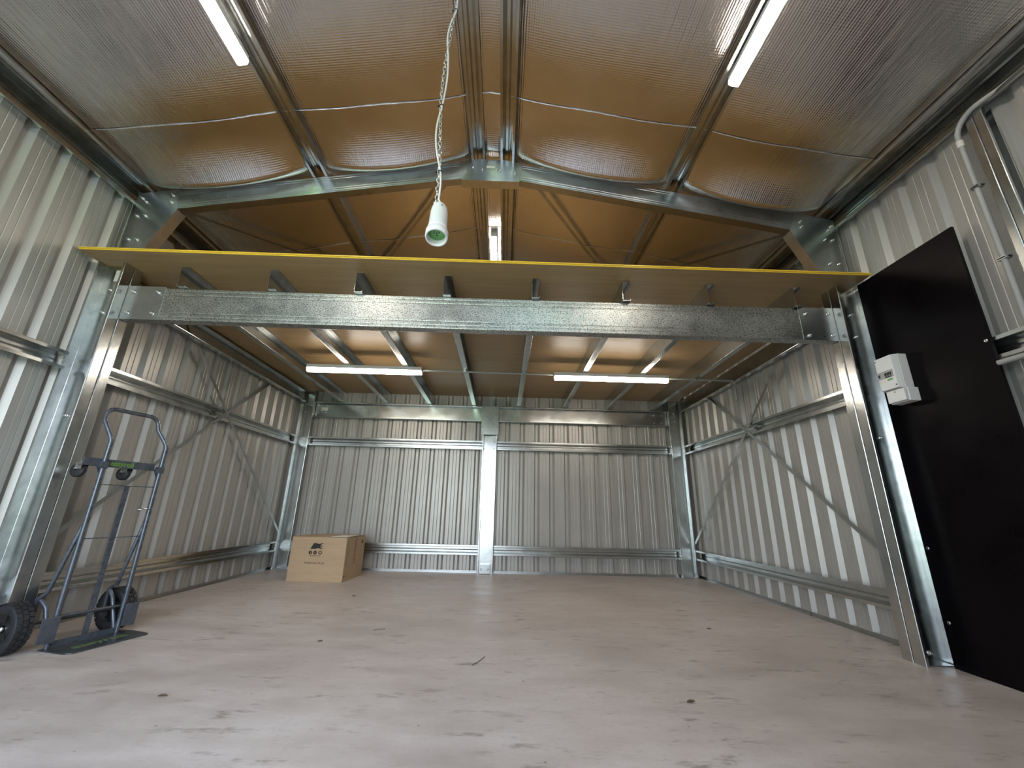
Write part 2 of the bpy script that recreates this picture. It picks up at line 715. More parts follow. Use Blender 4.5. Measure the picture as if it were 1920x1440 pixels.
# steel roof sheets on top of the foil
for sgn, x0, x1, nm in ((-1, XL - .1, APX, 'roof_sheet'), (1, APX, XR + .1, 'roof_sheet')):
    z0, z1 = rafter_top(x0) + .10, rafter_top(x1) + .10
    mb = MB()
    mb.prism([(x0, z0), (x1, z1), (x1, z1 + .03), (x0, z0 + .03)], (0, FRONT - .12, 0), X, Z, (0, YB + .2 - FRONT, 0))
    mb.build(nm, 'clad', ce)

# ------------------------------------------------------------------ portal frame: columns
YW = 2.566                                  # face of the portal webs
FL, FR = (-2.800, -2.612), (2.297, 2.487)   # outer/inner faces of the front columns
for side, (a, b) in (('left', FL), ('right', FR)):
    base = ((a + b) / 2, YW + .035, 0)
    lab = {'left': 'galvanised portal column behind the post on the hand truck side, reaching the eave',
           'right': 'galvanised portal column behind the post beside the black board, reaching the eave'}[side]
    r = root('portal_column', base, lab, 'column')
    mb = MB()
    csec(mb, b - a, .068, .016, (a, YW, 0), X, Y, (0, 0, rafter_top((a + b) / 2) - .07), groove=True)
    mb.build('column_section', 'galv', r)
    lab = {'left': 'galvanised support post under the left end of the front beam, open side forward',
           'right': 'galvanised support post under the right end of the front beam, touching the black board'}[side]
    r = root('mezzanine_post', ((a + b) / 2, YW - .04, 0), lab, 'post')
    mb = MB()
    # C-section, web at the back, flanges towards the camera
    csec(mb, b - a, .070, .016, (a, YW - .0045, 0), X, -Y, (0, 0, 2.313))
    mb.build('post_section', 'galv', r)
    bx = [(-2.722, 2.131), (-2.722, 1.961), (-2.724, 1.253)] if side == 'left' else [(2.412, 2.119), (2.416, 1.953), (2.414, 1.25)]
    for x, z in bx:
        bolt(r, (x, YW - .0075, z))
    sx_ = -2.705 if side == 'left' else 2.352
    MB().box((sx_ - .02, YW - .0085, 2.20), (sx_ + .012, YW - .0072, 2.285)).build('sticker', 'paper', r)
    MB().box((a + .02, YW - .06, .0005), (b - .02, YW - .0075, .006)).build('base_plate', 'galv_dull', r)
    bolt(r, ((a + b) / 2, YW - .0075, .05))

# knee plates with folded inner flange
for sgn, side in ((-1, 'left'), (1, 'right')):
    if sgn < 0:
        poly = [(-2.763, 2.944), (-2.478, 2.992), (-2.456, 2.820), (-2.607, 2.470), (-2.763, 2.470)]
        e0, e1 = Vector((-2.456, YW - .004, 2.820)), Vector((-2.607, YW - .004, 2.470))
        bl = [(-2.723, 2.898), (-2.690, 2.868), (-2.511, 2.937), (-2.506, 2.874), (-2.721, 2.742), (-2.66, 2.745), (-2.723, 2.541), (-2.662, 2.539)]
        lab = 'bolted galvanised knee plate at the left end of the arched rafter'
    else:
        poly = [(2.175, 2.980), (2.457, 2.922), (2.457, 2.470), (2.272, 2.470), (2.113, 2.818)]
        e0, e1 = Vector((2.113, YW - .004, 2.818)), Vector((2.272, YW - .004, 2.470))
        bl = [(2.2, 2.895), (2.20, 2.85), (2.428, 2.86), (2.403, 2.828), (2.36, 2.741), (2.417, 2.739), (2.354, 2.534), (2.421, 2.532)]
        lab = 'bolted galvanised knee plate at the right end of the arched rafter above the black board'
    r = root('knee_plate', ((poly[0][0] + poly[3][0]) / 2, YW - .002, 2.47), lab, 'bracket')
    MB().prism(poly, (0, YW - .0005, 0), X, Z, (0, -.0035, 0)).build('gusset_plate', 'galv_dull', r)
    d = (e1 - e0)
    nrm = Vector((d.z, 0, -d.x)).normalized()
    if nrm.x * sgn > 0:
        nrm = -nrm
    mb = MB()
    q = [e0, e1, e1 + nrm * .0035, e0 + nrm * .0035]
    mb.add(q + [p + Vector((0, .085, 0)) for p in q], [(0, 1, 2, 3), (7, 6, 5, 4), (0, 4, 5, 1), (1, 5, 6, 2), (2, 6, 7, 3), (3, 7, 4, 0)])
    mb.build('folded_flange', 'galv', r)
    for x, z in bl:
        bolt(r, (x, YW - .004, z))

# rafters
for sgn, side in ((-1, 'left'), (1, 'right')):
    xo = -2.49 if sgn < 0 else 2.19
    xi = APX + sgn * .01
    lab = 'galvanised sloping rafter climbing from the %s knee plate to the ridge plate' % side
    r = root('portal_rafter', (xo, YW + .03, rafter_top(xo) - .16), lab, 'rafter')
    p0, p1 = Vector((xo, YW, rafter_top(xo) - .157)), Vector((xi, YW, rafter_top(xi) - .157))
    w = p1 - p0
    wn = w.normalized()
    up = Vector((-wn.z, 0, wn.x))
    if up.z < 0:
        up = -up
    mb = MB()
    csec(mb, .154, .066, .016, p0, up, Y, w, groove=True)
    mb.build('rafter_section', 'galv_dull', r)

# ridge plate
r = root('ridge_plate', (APX, YW - .002, 3.18), 'galvanised ridge plate joining both rafters at the peak', 'bracket')
ap = [(-.416, 3.352), (-.262, 3.384), (-.062, 3.384), (.088, 3.350), (.062, 3.182), (-.388, 3.182)]
MB().prism(ap, (0, YW - .0005, 0), X, Z, (0, -.0035, 0)).build('gusset_plate', 'galv_dull', r)
mb = MB().box((-.388, YW - .004, 3.178), (.062, YW + .075, 3.182))
mb.build('folded_flange', 'galv', r)
for x, z in ((-.357, 3.259), (-.30, 3.30), (-.226, 3.28), (-.114, 3.286), (-.09, 3.27), (.014, 3.328), (.003, 3.265), (.028, 3.256)):
    bolt(r, (x, YW - .004, z), s=.75)
MB().box((-.195, YW - .0052, 3.300), (-.132, YW - .0039, 3.320)).build('sticker', 'paper', r)

# rear columns
for nm, a, b, lab in (('rear_column', -2.800, -2.612, 'galvanised rear corner column behind the cardboard box'),
                      ('rear_column', 2.272, 2.460, 'galvanised rear corner column on the right, away from the box')):
    r = root(nm, ((a + b) / 2, 5.53, 0), lab, 'column')
    mb = MB()
    csec(mb, b - a, .065, .016, (a, 5.572, 0), X, -Y, (0, 0, rafter_top((a + b) / 2) - .02))
    mb.build('column_section', 'galv', r)
    xs = (-2.738, -2.735) if a < 0 else (2.365, 2.366)
    for x, z in zip(xs, (2.10, 1.99)):
        bolt(r, (x, 5.569, z))
    MB().box((a + .02, 5.515, .0005), (b - .02, 5.568, .006)).build('base_plate', 'galv_dull', r)
r = root('rear_mullion', (-.19, 5.53, 0), 'galvanised middle column standing against the rear wall', 'column')
mb = MB()
csec(mb, .196, .065, .016, (-.289, 5.572, 0), X, -Y, (0, 0, 1.95))
mb.build('column_section', 'galv', r)
MB().box((-.312, 5.494, 1.728), (-.078, 5.500, 2.118)).build('cap_plate', 'galv_dull', r)
for x, z in ((-.285, 1.92), (-.195, 1.925), (-.105, 1.92), (-.293, 1.83), (-.096, 1.83), (-.293, 1.74), (-.096, 1.74)):
    bolt(r, (x, 5.494, z), s=.6)
for x, z in ((-.13, 1.64), (-.13, 1.55), (-.265, 1.54)):
    bolt(r, (x, 5.569, z), s=.7)
MB().box((-.255, 5.510, .005), (-.13, 5.5690, .11)).build('base_cleat', 'galv_dull', r)
for x in (-.235, -.15):
    bolt(r, (x, 5.510, .055))
mb = MB()
csec(mb, .045, .03, .008, (-.215, 5.60, 2.05), X, -Y, (0, 0, .225), .002)
mb.build('mullion_extension', 'galv_dull', r)

# ------------------------------------------------------------------ mezzanine
TILT = .0118


def zj(y):                     # underside of the joists / top of the beams
    return 2.166 - (y - YW) * TILT


r = root('front_beam', (-.15, YW + .03, 1.925), 'deep speckled galvanised beam spanning the full width at the front', 'beam')
mb = MB()
csec(mb, .240, .072, .018, (FL[1] + .004, YW, 1.925), Z, Y, (FR[0] - FL[1] - .008, 0, 0), groove=True)
mb.build('beam_section', 'galv_beam', r)
for side, x0, x1, bl in (('left', -2.618, -2.356, [(-2.563, 2.125), (-2.397, 2.126), (-2.561, 1.965), (-2.395, 1.966)]),
                         ('right', 2.050, 2.303, [(2.093, 2.120), (2.254, 2.124), (2.091, 1.955), (2.256, 1.960)])):
    r = root('beam_plate', ((x0 + x1) / 2, YW - .002, 1.925),
             'four-bolt galvanised joining plate on the %s end of the front beam' % side, 'bracket')
    MB().box((x0, YW - .0042, 1.922), (x1, YW - .0005, 2.172)).build('plate', 'galv_dull', r)
    for x, z in bl:
        bolt(r, (x, YW - .0042, z), s=1.1)
for side, x0, x1 in (('left', -2.606, -.315), ('right', -.075, 2.268)):
    r = root('rear_beam', ((x0 + x1) / 2, 5.54, 1.915), 'galvanised rear beam under the joists, %s of the middle column' % side, 'beam')
    mb = MB()
    csec(mb, .213, .062, .016, (x0, 5.580, 1.915), Z, -Y, (x1 - x0, 0, 0))
    mb.build('beam_section', 'galv', r)
    bl = [(-2.57, 2.09), (-2.461, 2.092), (-2.568, 1.985), (-2.459, 1.988)] if side == 'left' else [(2.086, 2.07), (2.199, 2.072), (2.085, 1.965), (2.19, 1.967)]
    for x, z in bl:
        bolt(r, (x, 5.577, z))
    if side == 'left':
        MB().box((-2.53, 5.5755, 2.015), (-2.44, 5.5772, 2.06)).build('sticker', 'paper', r)

JX = [-2.268, -1.655, -1.062, -.452, .165, .800, 1.402, 2.018]
ordn = ['first', 'second', 'third', 'fourth', 'fifth', 'sixth', 'seventh', 'eighth']
JT = .150


def joist(x, label, y0, y1, dz=0.):
    r = root('floor_joist', (x + .03, (y0 + y1) / 2, zj((y0 + y1) / 2)), label, 'joist', 'floor joists under the loft deck')
    mb = MB()
    csec(mb, JT, .055, .014, (x, y0, zj(y0) + dz), Z, X, (0, y1 - y0, -(y1 - y0) * TILT))
    mb.build('joist_section', 'galv', r)
    return r


for k, x in enumerate(JX):
    joist(x, 'galvanised C joist crossing over the front beam, %s from the left' % ordn[k], 2.535, 5.60)
joist(-2.770, 'galvanised edge joist fixed along the left wall under the deck', 2.66, 5.49, -.02)
joist(2.440, 'galvanised edge joist fixed along the right wall under the deck', 2.66, 5.49, -.02)

# deck of flooring sheets
dk = root('loft_deck', (-.16, 4.0, zj(4.0) + JT), 'brown particleboard loft deck with a yellow tongue edge', 'deck')
TH = .020
YD = 2.368
rows = [YD + .9 * i for i in range(5)]
joints = [[-.985], [.185, ], [-1.63, 1.98], [.80]]
XA, XB = -2.812, 2.438
for i in range(4):
    y0, y1 = rows[i] + .001, min(rows[i + 1], 5.585) - .001
    xs = [XA] + joints[i] + [XB]
    for a, b in zip(xs, xs[1:]):
        z0, z1 = zj(y0) + JT + .001, zj(y1) + JT + .001
        a_, b_ = a + .0008, b - .0008
        vs = [(a_, y0, z0), (b_, y0, z0), (b_, y1, z1), (a_, y1, z1), (a_, y0, z0 + TH), (b_, y0, z0 + TH), (b_, y1, z1 + TH), (a_, y1, z1 + TH)]
        mb = MB().add(vs, [(0, 3, 2, 1), (0, 1, 5, 4), (1, 2, 6, 5), (2, 3, 7, 6), (3, 0, 4, 7)])
        mb.cur = 1
        mb.add(vs[4:], [(0, 1, 2, 3)])
        mb.build('floor_panel', ['deck', 'deck_top'], dk)
xs = [XA] + joints[0] + [XB]
z0 = zj(YD) + JT + .001
for a, b in zip(xs, xs[1:]):
    prof = [(0, .0005), (-.004, .0005), (-.004, .0075), (-.002, .0075), (-.0115, .0085), (-.0115, .0125), (-.002, .0135), (-.004, .0135), (-.004, .0195), (0, .0195)]
    MB().prism(prof, (a + .001, YD, z0), Y, Z, (b - a - .002, 0, 0)).build('tongue_strip', 'tongue', dk)

# ------------------------------------------------------------------ girts
HW, HC, HH = .116, .052, .064


def girt(p0, p1, out, up, label, cat='girt', name='wall_girt', Wd=HW, c=HC, h=HH, group=None, mat='galv'):
    p0, p1 = Vector(p0), Vector(p1)
    r = root(name, (p0 + p1) / 2, label, cat, group)
    mb = MB()
    mb.thin(hat_line(Wd, c, h), .0016, p0, up, out, p1 - p0)
    mb.build('hat_section', mat, r)
    return r


GZ = (1.590, .270)
BX, BR, BYr = XL + HH + .002, XR - HH - .002, YB - HH - .002
for nm, z in (('mid-height', GZ[0]), ('low', GZ[1])):
    girt((BX, FRONT, z), (BX, 2.488, z), -X, Z, '%s galvanised girt on the left wall in front of the post' % nm)
    girt((BX, 2.640, z), (BX, 5.500, z), -X, Z, '%s galvanised girt on the left wall under the loft' % nm)
    girt((BR, 1.665, z), (BR, 2.488, z), X, Z, '%s galvanised girt on the right wall %s' % (nm, 'ending at the black board' if z > 1 else 'behind the black board'))
    girt((BR, 2.640, z), (BR, 5.500, z), X, Z, '%s galvanised girt on the right wall under the loft' % nm)
    girt((-2.608, BYr, z), (-.292, BYr, z), Y, Z, '%s galvanised girt on the rear wall left of the middle column' % nm)
    girt((-.090, BYr, z), (2.268, BYr, z), Y, Z, '%s galvanised girt on the rear wall right of the middle column' % nm)
girt((BX, FRONT, 2.898), (BX, YB - .02, 2.898), -X, Z, 'galvanised eave girt along the top of the left wall', name='eave_girt')
girt((BR, FRONT, 2.898), (BR, YB - .02, 2.898), X, Z, 'galvanised eave girt along the top of the right wall', name='eave_girt')

# purlins: brims sit on the rafters, crown up against the roof
for i, (x, lab) in enumerate(zip(PUR, ('galvanised purlin at the left eave beside the wall top', 'galvanised purlin half way up the left roof slope with a batten light',
                                       'galvanised ridge purlin on the left of the pair, beside the hanging chain', 'galvanised ridge purlin on the right of the pair',
                                       'galvanised purlin half way up the right roof slope with a batten light', 'galvanised purlin at the right eave beside the conduit'))):
    sg = 1 if x < APX else -1
    u = Vector((1, 0, sg * SL)).normalized()
    v = Vector((-u.z, 0, u.x))
    z = rafter_top(x) + .002
    girt((x, FRONT, z), (x, YB - .02, z), v, u, lab, 'purlin', 'roof_purlin', Wd=.108, c=.05, h=.06)


# ------------------------------------------------------------------ bracing straps
def strap(p0, p1, flat, label, wd=.032, t=.0016):
    p0, p1, flat = Vector(p0), Vector(p1), Vector(flat).normalized()
    d = p1 - p0
    s = d.normalized().cross(flat).normalized()
    mb = MB()
    mb.prism([(-wd / 2, 0), (wd / 2, 0), (wd / 2, t), (-wd / 2, t)], p0, s, flat, d)
    o = mb.build('bracing_strap', 'galv_dull')
    tag(o, label, 'strap')
    return o


strap((BX + .004, 3.24, 2.290), (BX + .004, 5.46, .440), X, 'thin steel brace on the left wall falling towards the box')
strap((BX + .007, 4.70, 2.155), (BX + .007, 2.70, .50), X, 'thin steel brace on the left wall falling behind the hand truck')
strap((BR - .004, 4.78, 2.165), (BR - .004, 2.66, .455), -X, 'thin steel brace on the right wall falling towards the post')
strap((BR - .007, 3.30, 2.20), (BR - .007, 5.48, .41), -X, 'thin steel brace on the right wall falling to the rear corner column')


def rt(x):
    return rafter_top(x) - .004


for sg, side in ((-1, 'left'), (1, 'right')):
    nl = Vector((-sg * SL * 1.0, 0, -1)).normalized()
    xe = -2.66 if sg < 0 else 2.35
    xr_ = APX + sg * .06
    sl_n = Vector((-SL if sg < 0 else SL, 0, 1)).normalized() * -1
    xm0 = APX + sg * .30
    strap((xm0, 2.66, rt(xm0)), (xe, 5.52, rt(xe)), sl_n, 'roof brace strap from the ridge plate running down the %s slope' % side)
    strap((xe, 2.66, rt(xe) - .003), (xr_, 5.40, rt(xr_) - .003), sl_n, 'roof brace strap from the %s knee plate running up to the ridge' % side)


# ------------------------------------------------------------------ batten lights
def batten(p0, p1, up, label, ht=.075, wd=.062):
    """p0..p1 along the mounting face; up points to the mounting face"""
    p0, p1, up = Vector(p0), Vector(p1), Vector(up).normalized()
    d = p1 - p0
    dn = d.normalized()
    s = dn.cross(up).normalized()
    r = root('batten_light', (p0 + p1) / 2, label, 'light')
    a = wd / 2
    mb = MB()
    mb.prism([(-a, 0), (a, 0), (a, -ht * .48), (-a, -ht * .48)], p0, s, up, d)
    mb.build('light_body', 'plastic', r, .002)
    mb = MB()
    q = [(-a * .96, -ht * .48), (-a * .96, -ht * .82), (-a * .8, -ht * .96), (-a * .4, -ht), (a * .4, -ht), (a * .8, -ht * .96), (a * .96, -ht * .82), (a * .96, -ht * .48)]
    mb.prism(q, p0 + dn * .006, s, up, dn * (d.length - .012))
    mb.build('diffuser', 'lens', r)
    for k, o in ((0, p0), (1, p1 - dn * .006)):
        MB().prism([(-a, -ht * .48), (a, -ht * .48), (a, -ht * .6), (-a, -ht * .6)], o, s, up, dn * .006).build('end_cap', 'plastic', r)
    return r


zb = zj(4.05) - .001
batten((-2.045, 4.04, zb), (-.868, 4.04, zb), Z, 'lit batten light under the loft on the left')
batten((.508, 4.075, zb), (1.708, 4.075, zb), Z, 'lit batten light under the loft on the right')
for x, sg, side in ((-1.520, -1, 'left'), (1.250, 1, 'right')):
    u = Vector((1, 0, -sg * SL)).normalized()
    v = Vector((-u.z, 0, u.x))
    z = rafter_top(x) - .001
    batten((x, .50, z), (x, 1.690, z), v, 'lit batten light along the %s roof purlin, nearest the camera' % side)
batten((-.158, 3.50, 3.425), (-.158, 4.70, 3.425), Z, 'lit batten light between the ridge purlins above the deck', .075, .052)

# conduit under the loft, threaded along the joists
r = root('ceiling_conduit', (0, 4.09, zb - .012), 'thin grey conduit strung across the joists between the loft lights', 'conduit')
MB().tube([(-.868, 4.085, zj(4.09) - .012), (2.40, 4.13, zj(4.13) - .012), (2.436, 4.13, zj(4.13) - .016), (2.446, 4.13, zj(4.13) - .05), (2.446, 4.13, 1.92)], .0105, 10).build('pipe', 'grey_plastic', r)
for x in (-.43, .19, .82, 1.42, 2.04):
    MB().box((x - .012, 4.065, zj(4.1) - .024), (x + .012, 4.125, zj(4.1) - .0005)).build('saddle_clip', 'galv_dull', r)

# ------------------------------------------------------------------ right wall: mullion, conduits, black board, switchboard
r = root('wall_mullion', (2.49, 1.62, 0), 'galvanised double C mullion on the right wall near the camera', 'column')
mb = MB()
csec(mb, .062, .042, .010, (2.461, 1.620, 0), X, -Y, (0, 0, 2.838), .0018)
csec(mb, .062, .038, .010, (2.461, 1.622, 0), X, Y, (0, 0, 2.838), .0018)
mb.build('column_section', 'galv', r)
r = root('wall_conduit', (2.445, 1.70, .3), 'grey conduit bending down from the right eave beside the mullion', 'conduit')
pts = [(2.479, FRONT, 2.862), (2.479, 1.42, 2.862), (2.470, 1.50, 2.862), (2.452, 1.56, 2.860)]
for i in range(9):
    t = i / 8
    a = t * math.pi / 2
    pts.append((2.444, 1.59 + .105 * math.sin(a), 2.855 - .10 + .10 * math.cos(a)))
pts += [(2.444, 1.695, 2.40), (2.444, 1.695, .30)]
MB().tube(pts, .0125, 12).build('pipe', 'grey_plastic', r)
MB().tube([(2.444, 1.695, 2.735), (2.444, 1.695, 2.695)], .0160, 12).build('coupling', 'coupling', r)
for z in (2.43, 2.0, 1.2):
    MB().box((2.430, 1.675, z - .008), (2.461, 1.715, z + .008)).build('saddle_clip', 'galv_dull', r)
    MB().tube([(2.459, 1.67, z), (2.428, 1.68, z), (2.428, 1.71, z), (2.459, 1.715, z)], .0020, 6).build('cable_tie', 'black', r)
r = root('board_conduit', (2.44, 1.78, 1.505), 'grey conduit under the right wall girt running into the black board', 'conduit')
MB().tube([(2.445, 1.709, 1.508), (2.445, 1.857, 1.508)], .0135, 12).build('pipe', 'grey_plastic', r)

r = root('backing_board', (2.45, 2.17, 0), 'large black board fixed upright on the right wall', 'board')
MB().box((2.4425, 1.858, .001), (2.4585, 2.486, 2.312)).build('panel', 'board', r)
for y, z in ((1.875, 1.635), (2.452, .224), (2.462, .60), (1.90, .25)):
    MB().lathe([(.0095, 0), (.0095, .003), (.005, .0045), (0, .0045)], (2.4425, y, z), -X, 12).build('screw', 'bolt', r)

r = root('switchboard', (2.397, 2.352, 1.51), 'cream circuit breaker box mounted high on the black board', 'switchboard')
# tapered enclosure: chamfered cover towards the room
y0, y1, z0, z1, xf, xb_ = 2.286, 2.420, 1.510, 1.725, 2.352, 2.442
mb = MB()
vs = [(xb_, y0, z0), (xb_, y1, z0), (xb_, y1, z1), (xb_, y0, z1),
      (xf + .035, y0, z0), (xf + .035, y1, z0), (xf + .035, y1, z1), (xf + .035, y0, z1)]
mb.add(vs, [(0, 3, 7, 4), (1, 5, 6, 2), (3, 2, 6, 7), (0, 4, 5, 1), (0, 1, 2, 3), (4, 7, 6, 5)])
mb.build('back_box', 'plastic', r, .002)
mb = MB()
c = .010
vs = [(xf + .033, y0 + .001, z0 + .001), (xf + .033, y1 - .001, z0 + .001), (xf + .033, y1 - .001, z1 - .001), (xf + .033, y0 + .001, z1 - .001),
      (xf, y0 + c, z0 + .004), (xf, y1 - c, z0 + .004), (xf, y1 - c, z1 - .004), (xf, y0 + c, z1 - .004)]
mb.add(vs, [(0, 3, 7, 4), (1, 5, 6, 2), (3, 2, 6, 7), (0, 4, 5, 1), (4, 7, 6, 5), (0, 1, 2, 3)])
mb.build('cover', 'plastic', r, .002)
MB().box((xf - .0012, y0 + .02, 1.585), (xf - .0002, y1 - .012, 1.632)).build('breaker_window', 'grey_plastic', r)
for y in (2.322, 2.338, 2.354, 2.398):
    MB().box((xf - .006, y - .006, 1.609), (xf - .001, y + .006, 1.617)).box((xf - .007, y - .003, 1.598), (xf - .001, y + .003, 1.610)).build('breaker_switch', 'black', r)
MB().box((xf - .0022, 2.318, 1.588), (xf - .0013, 2.362, 1.594)).build('printed_strip', 'ink', r)
MB().box((xf - .0012, 2.318, 1.566), (xf - .0002, 2.352, 1.579)).build('green_label', 'green', r)
MB().box((xf - .0012, 2.366, 1.562), (xf - .0002, 2.405, 1.572)).build('white_label', 'paper', r)
for y, z in ((2.304, 1.532), (2.404, 1.705)):
    MB().lathe([(.004, 0), (.004, .001), (0, .001)], (xf - .0002, y, z), -X, 10).build('screw', 'black', r)
r = root('junction_box', (2.40, 2.335, 1.42), 'small cream junction box directly below the circuit breaker box', 'junction box')
MB().box((2.377, 2.268, 1.425), (2.4422, 2.392, 1.507)).build('back_box', 'plastic', r, .003)
MB().box((2.356, 2.272, 1.429), (2.376, 2.388, 1.503)).build('lid', 'plastic', r, .004)
MB().lathe([(.004, 0), (.004, .001), (0, .001)], (2.3562, 2.33, 1.49), -X, 10).build('screw', 'black', r)

# ------------------------------------------------------------------ hanging socket
px, py, pz, PS = -.293, 1.400, 1.785, 1.32
r = root('pendant_socket', (px, py, pz), 'white socket outlet hanging from the ridge on a chain and cord', 'socket')
tilt = Matrix.Rotation(math.radians(-2), 4, 'Y') @ Matrix.Rotation(math.radians(-14), 4, 'X') @ Matrix.Scale(PS, 4)


def pend(mb_, name, mat, par=None):
    o = mb_.build(name, mat, par or r)
    o.matrix_basis = Matrix.Translation((px, py, pz)) @ tilt
    return o


mb = MB()
mb.lathe([(.0275, .004), (.0290, .0), (.0335, .0), (.0345, .004), (.0345, .024), (.031, .027)], (0, 0, 0), Z, 32)
mb.lathe([(.0290, .0), (.0270, .004), (.0260, .022)], (0, 0, 0), Z, 32)
pend(mb, 'shroud_ring', 'plastic')
mb = MB()
mb.lathe([(.0262, .022), (.030, .026), (.030, .045), (.0285, .05), (.0270, .115), (.0245, .135), (.018, .150), (.008, .158), (0, .159)], (0, 0, 0), Z, 32)
mb.box((-.020, -.006, .138), (-.006, .006, .166))
pend(mb, 'socket_body', 'plastic')
mb = MB()
mb.lathe([(0, .0205), (.0262, .0205), (.0262, .0215)], (0, 0, 0), Z, 32)
face = pend(mb, 'socket_face', 'green')
mb = MB()
for ang, dx, dy in ((30, -.007, -.004), (-30, .007, -.004), (90, 0, .008)):
    rot = Matrix.Rotation(math.radians(ang), 3, 'Z')
    mb.box((-.0012, -.004, .0195), (.0012, .004, .0207), rot, (dx, dy, 0))
mb.lathe([(0, .0195), (.0025, .0195), (.0025, .0207)], (0, .0, 0), Z, 10)
pend(mb, 'pin_slots', 'black')
mb = MB()
mb.lathe([(0, .0), (.0035, .0), (.0035, .0015), (.002, .0015)], (0.012, -.0262, .122), -Y, 12)
pend(mb, 'screw', 'grey_plastic')
ctop = Vector((-.290, 1.420, rafter_top(-.29)))
ctt = Matrix.Translation((px, py, pz)) @ tilt
cbot = ctt @ Vector((-.013, 0, .163))


def chain_pt(t):
    p = cbot.lerp(ctop, t)
    p.x += .012 * math.sin(t * 9) * (1 - t) * .8 - .028 * math.sin(math.pi * t)
    return p


mb = MB()
n = 62
for i in range(n):
    a, b = chain_pt(i / n), chain_pt((i + 1) / n)
    d = (b - a)
    L = d.length * .5 + .004
    dn = d.normalized()
    s = dn.orthogonal().normalized()
    s = Matrix.Rotation(math.radians(90 * (i % 2) + 20 + i * 9), 3, dn) @ s
    c = (a + b) / 2
    pts = []
    for k in range(10):
        g = 2 * math.pi * k / 10
        pts.append(c + dn * (L * math.cos(g)) + s * (.0075 * math.sin(g)))
    mb.tube(pts, .0019, 5, closed=True)
o = mb.build('chain', 'chain', r)
o['kind'] = 'stuff'
mb = MB()
pts = []
ties = (.12, .39, .84)
for i in range(61):
    t = i / 60
    p = chain_pt(t)
    bow = 0.
    for a, b, k in ((0, .12, .004), (.12, .39, -.026), (.39, .62, .012), (.62, .84, -.020), (.84, 1, -.006)):
        if a <= t <= b:
            bow = k * math.sin(math.pi * (t - a) / (b - a))
    pts.append(p + Vector((.007 + bow, -.003, 0)))
pts[0] = ctt @ Vector((.004, 0, .155))
mb.tube(pts, .0042, 8)
mb.build('cord', 'plastic', r)
for t in (.12, .39, .84):
    p = chain_pt(t)
    mb = MB()
    mb.lathe([(.0085, -.002), (.0105, -.002), (.0105, .002), (.0085, .002), (.0085, -.002)], p + Vector((.004, -.002, 0)), Z, 12)
    mb.box((-.014, -.003, -.003), (-.007, .003, .003), None, p)
    mb.build('cable_tie', 'black', r)


# ------------------------------------------------------------------ flat lettering
def text_mesh(s, size, name='lettering', extrude=.0004, font_bold=False):
    c = D.curves.new(name, 'FONT')
    c.body = s
    c.size = size
    c.align_x = 'CENTER'
    c.align_y = 'CENTER'
    c.extrude = extrude
    c.resolution_u = 3
    if font_bold:
        c.offset = size * .018
    o = D.objects.new(name, c)
    COL.objects.link(o)
    dg = bpy.context.evaluated_depsgraph_get()
    me = D.meshes.new_from_object(o.evaluated_get(dg))
    D.objects.remove(o)
    D.curves.remove(c)
    return me


def letter(s, size, mat, parent, org, u, v, name='lettering', bold=False):
    me = text_mesh(s, size, name, font_bold=bold)
    me.materials.clear()
    me.materials.append(M[mat])
    u, v = Vector(u).normalized(), Vector(v).normalized()
    n_ = u.cross(v)
    m4 = Matrix((u, v, n_)).transposed().to_4x4()
    m4.translation = Vector(org)
    return mesh_child(me, name, parent, m4)


# ------------------------------------------------------------------ cardboard box
bw, bd, bh = .585, .555, .437
bx = root('cardboard_box', (-2.222, 4.725, 0), 'brown cardboard carton with black print standing near the rear left column', 'box')
bm4 = Matrix.Translation((-2.222, 4.725, 0)) @ Matrix.Rotation(math.radians(-2.0), 4, 'Z')


def bput(o, par=bx):
    o.parent = par
    if par is bx:
        o.matrix_parent_inverse = Matrix.Translation(-Vector(bx.location))
        o.matrix_basis = bm4
    return o


mb = MB()
mb.box((0, 0, .001), (bw, bd, bh - .004))
bput(mb.build('carton_body', 'card'), bx)
mb = MB()       # two long top flaps, the front one lifting a little at its free edge
mb.add([(0, 0, bh - .003), (bw, 0, bh - .003), (bw, bd * .5, bh + .004), (0, bd * .5, bh + .003),
        (0, 0, bh), (bw, 0, bh), (bw, bd * .5, bh + .007), (0, bd * .5, bh + .006)],
       [(0, 3, 2, 1), (4, 5, 6, 7), (0, 1, 5, 4), (1, 2, 6, 5), (2, 3, 7, 6), (3, 0, 4, 7)])
bput(mb.build('top_flap', 'card'), bx)
mb = MB()
mb.add([(0, bd * .505, bh), (bw, bd * .505, bh + .004), (bw + .003, bd, bh - .003), (0, bd, bh - .003),
        (0, bd * .505, bh + .003), (bw, bd * .505, bh + .007), (bw + .003, bd, bh), (0, bd, bh)],
       [(0, 3, 2, 1), (4, 5, 6, 7), (0, 1, 5, 4), (1, 2, 6, 5), (2, 3, 7, 6), (3, 0, 4, 7)])
bput(mb.build('top_flap', 'card'), bx)
mb = MB().box((bw * .70, bd * .02, bh + .0055), (bw * 1.0, bd * .56, bh + .0085))
bput(mb.build('packing_tape', 'paper'), bx)
mb = MB().box((bw + .0004, bd * .46, bh - .13), (bw + .001, bd * .55, bh + .004))
bput(mb.build('packing_tape', 'tape'), bx)
mb = MB().box((bw + .0004, .035, .145), (bw + .0012, .075, bh - .03))
bput(mb.build('dark_label', 'tape'), bx)
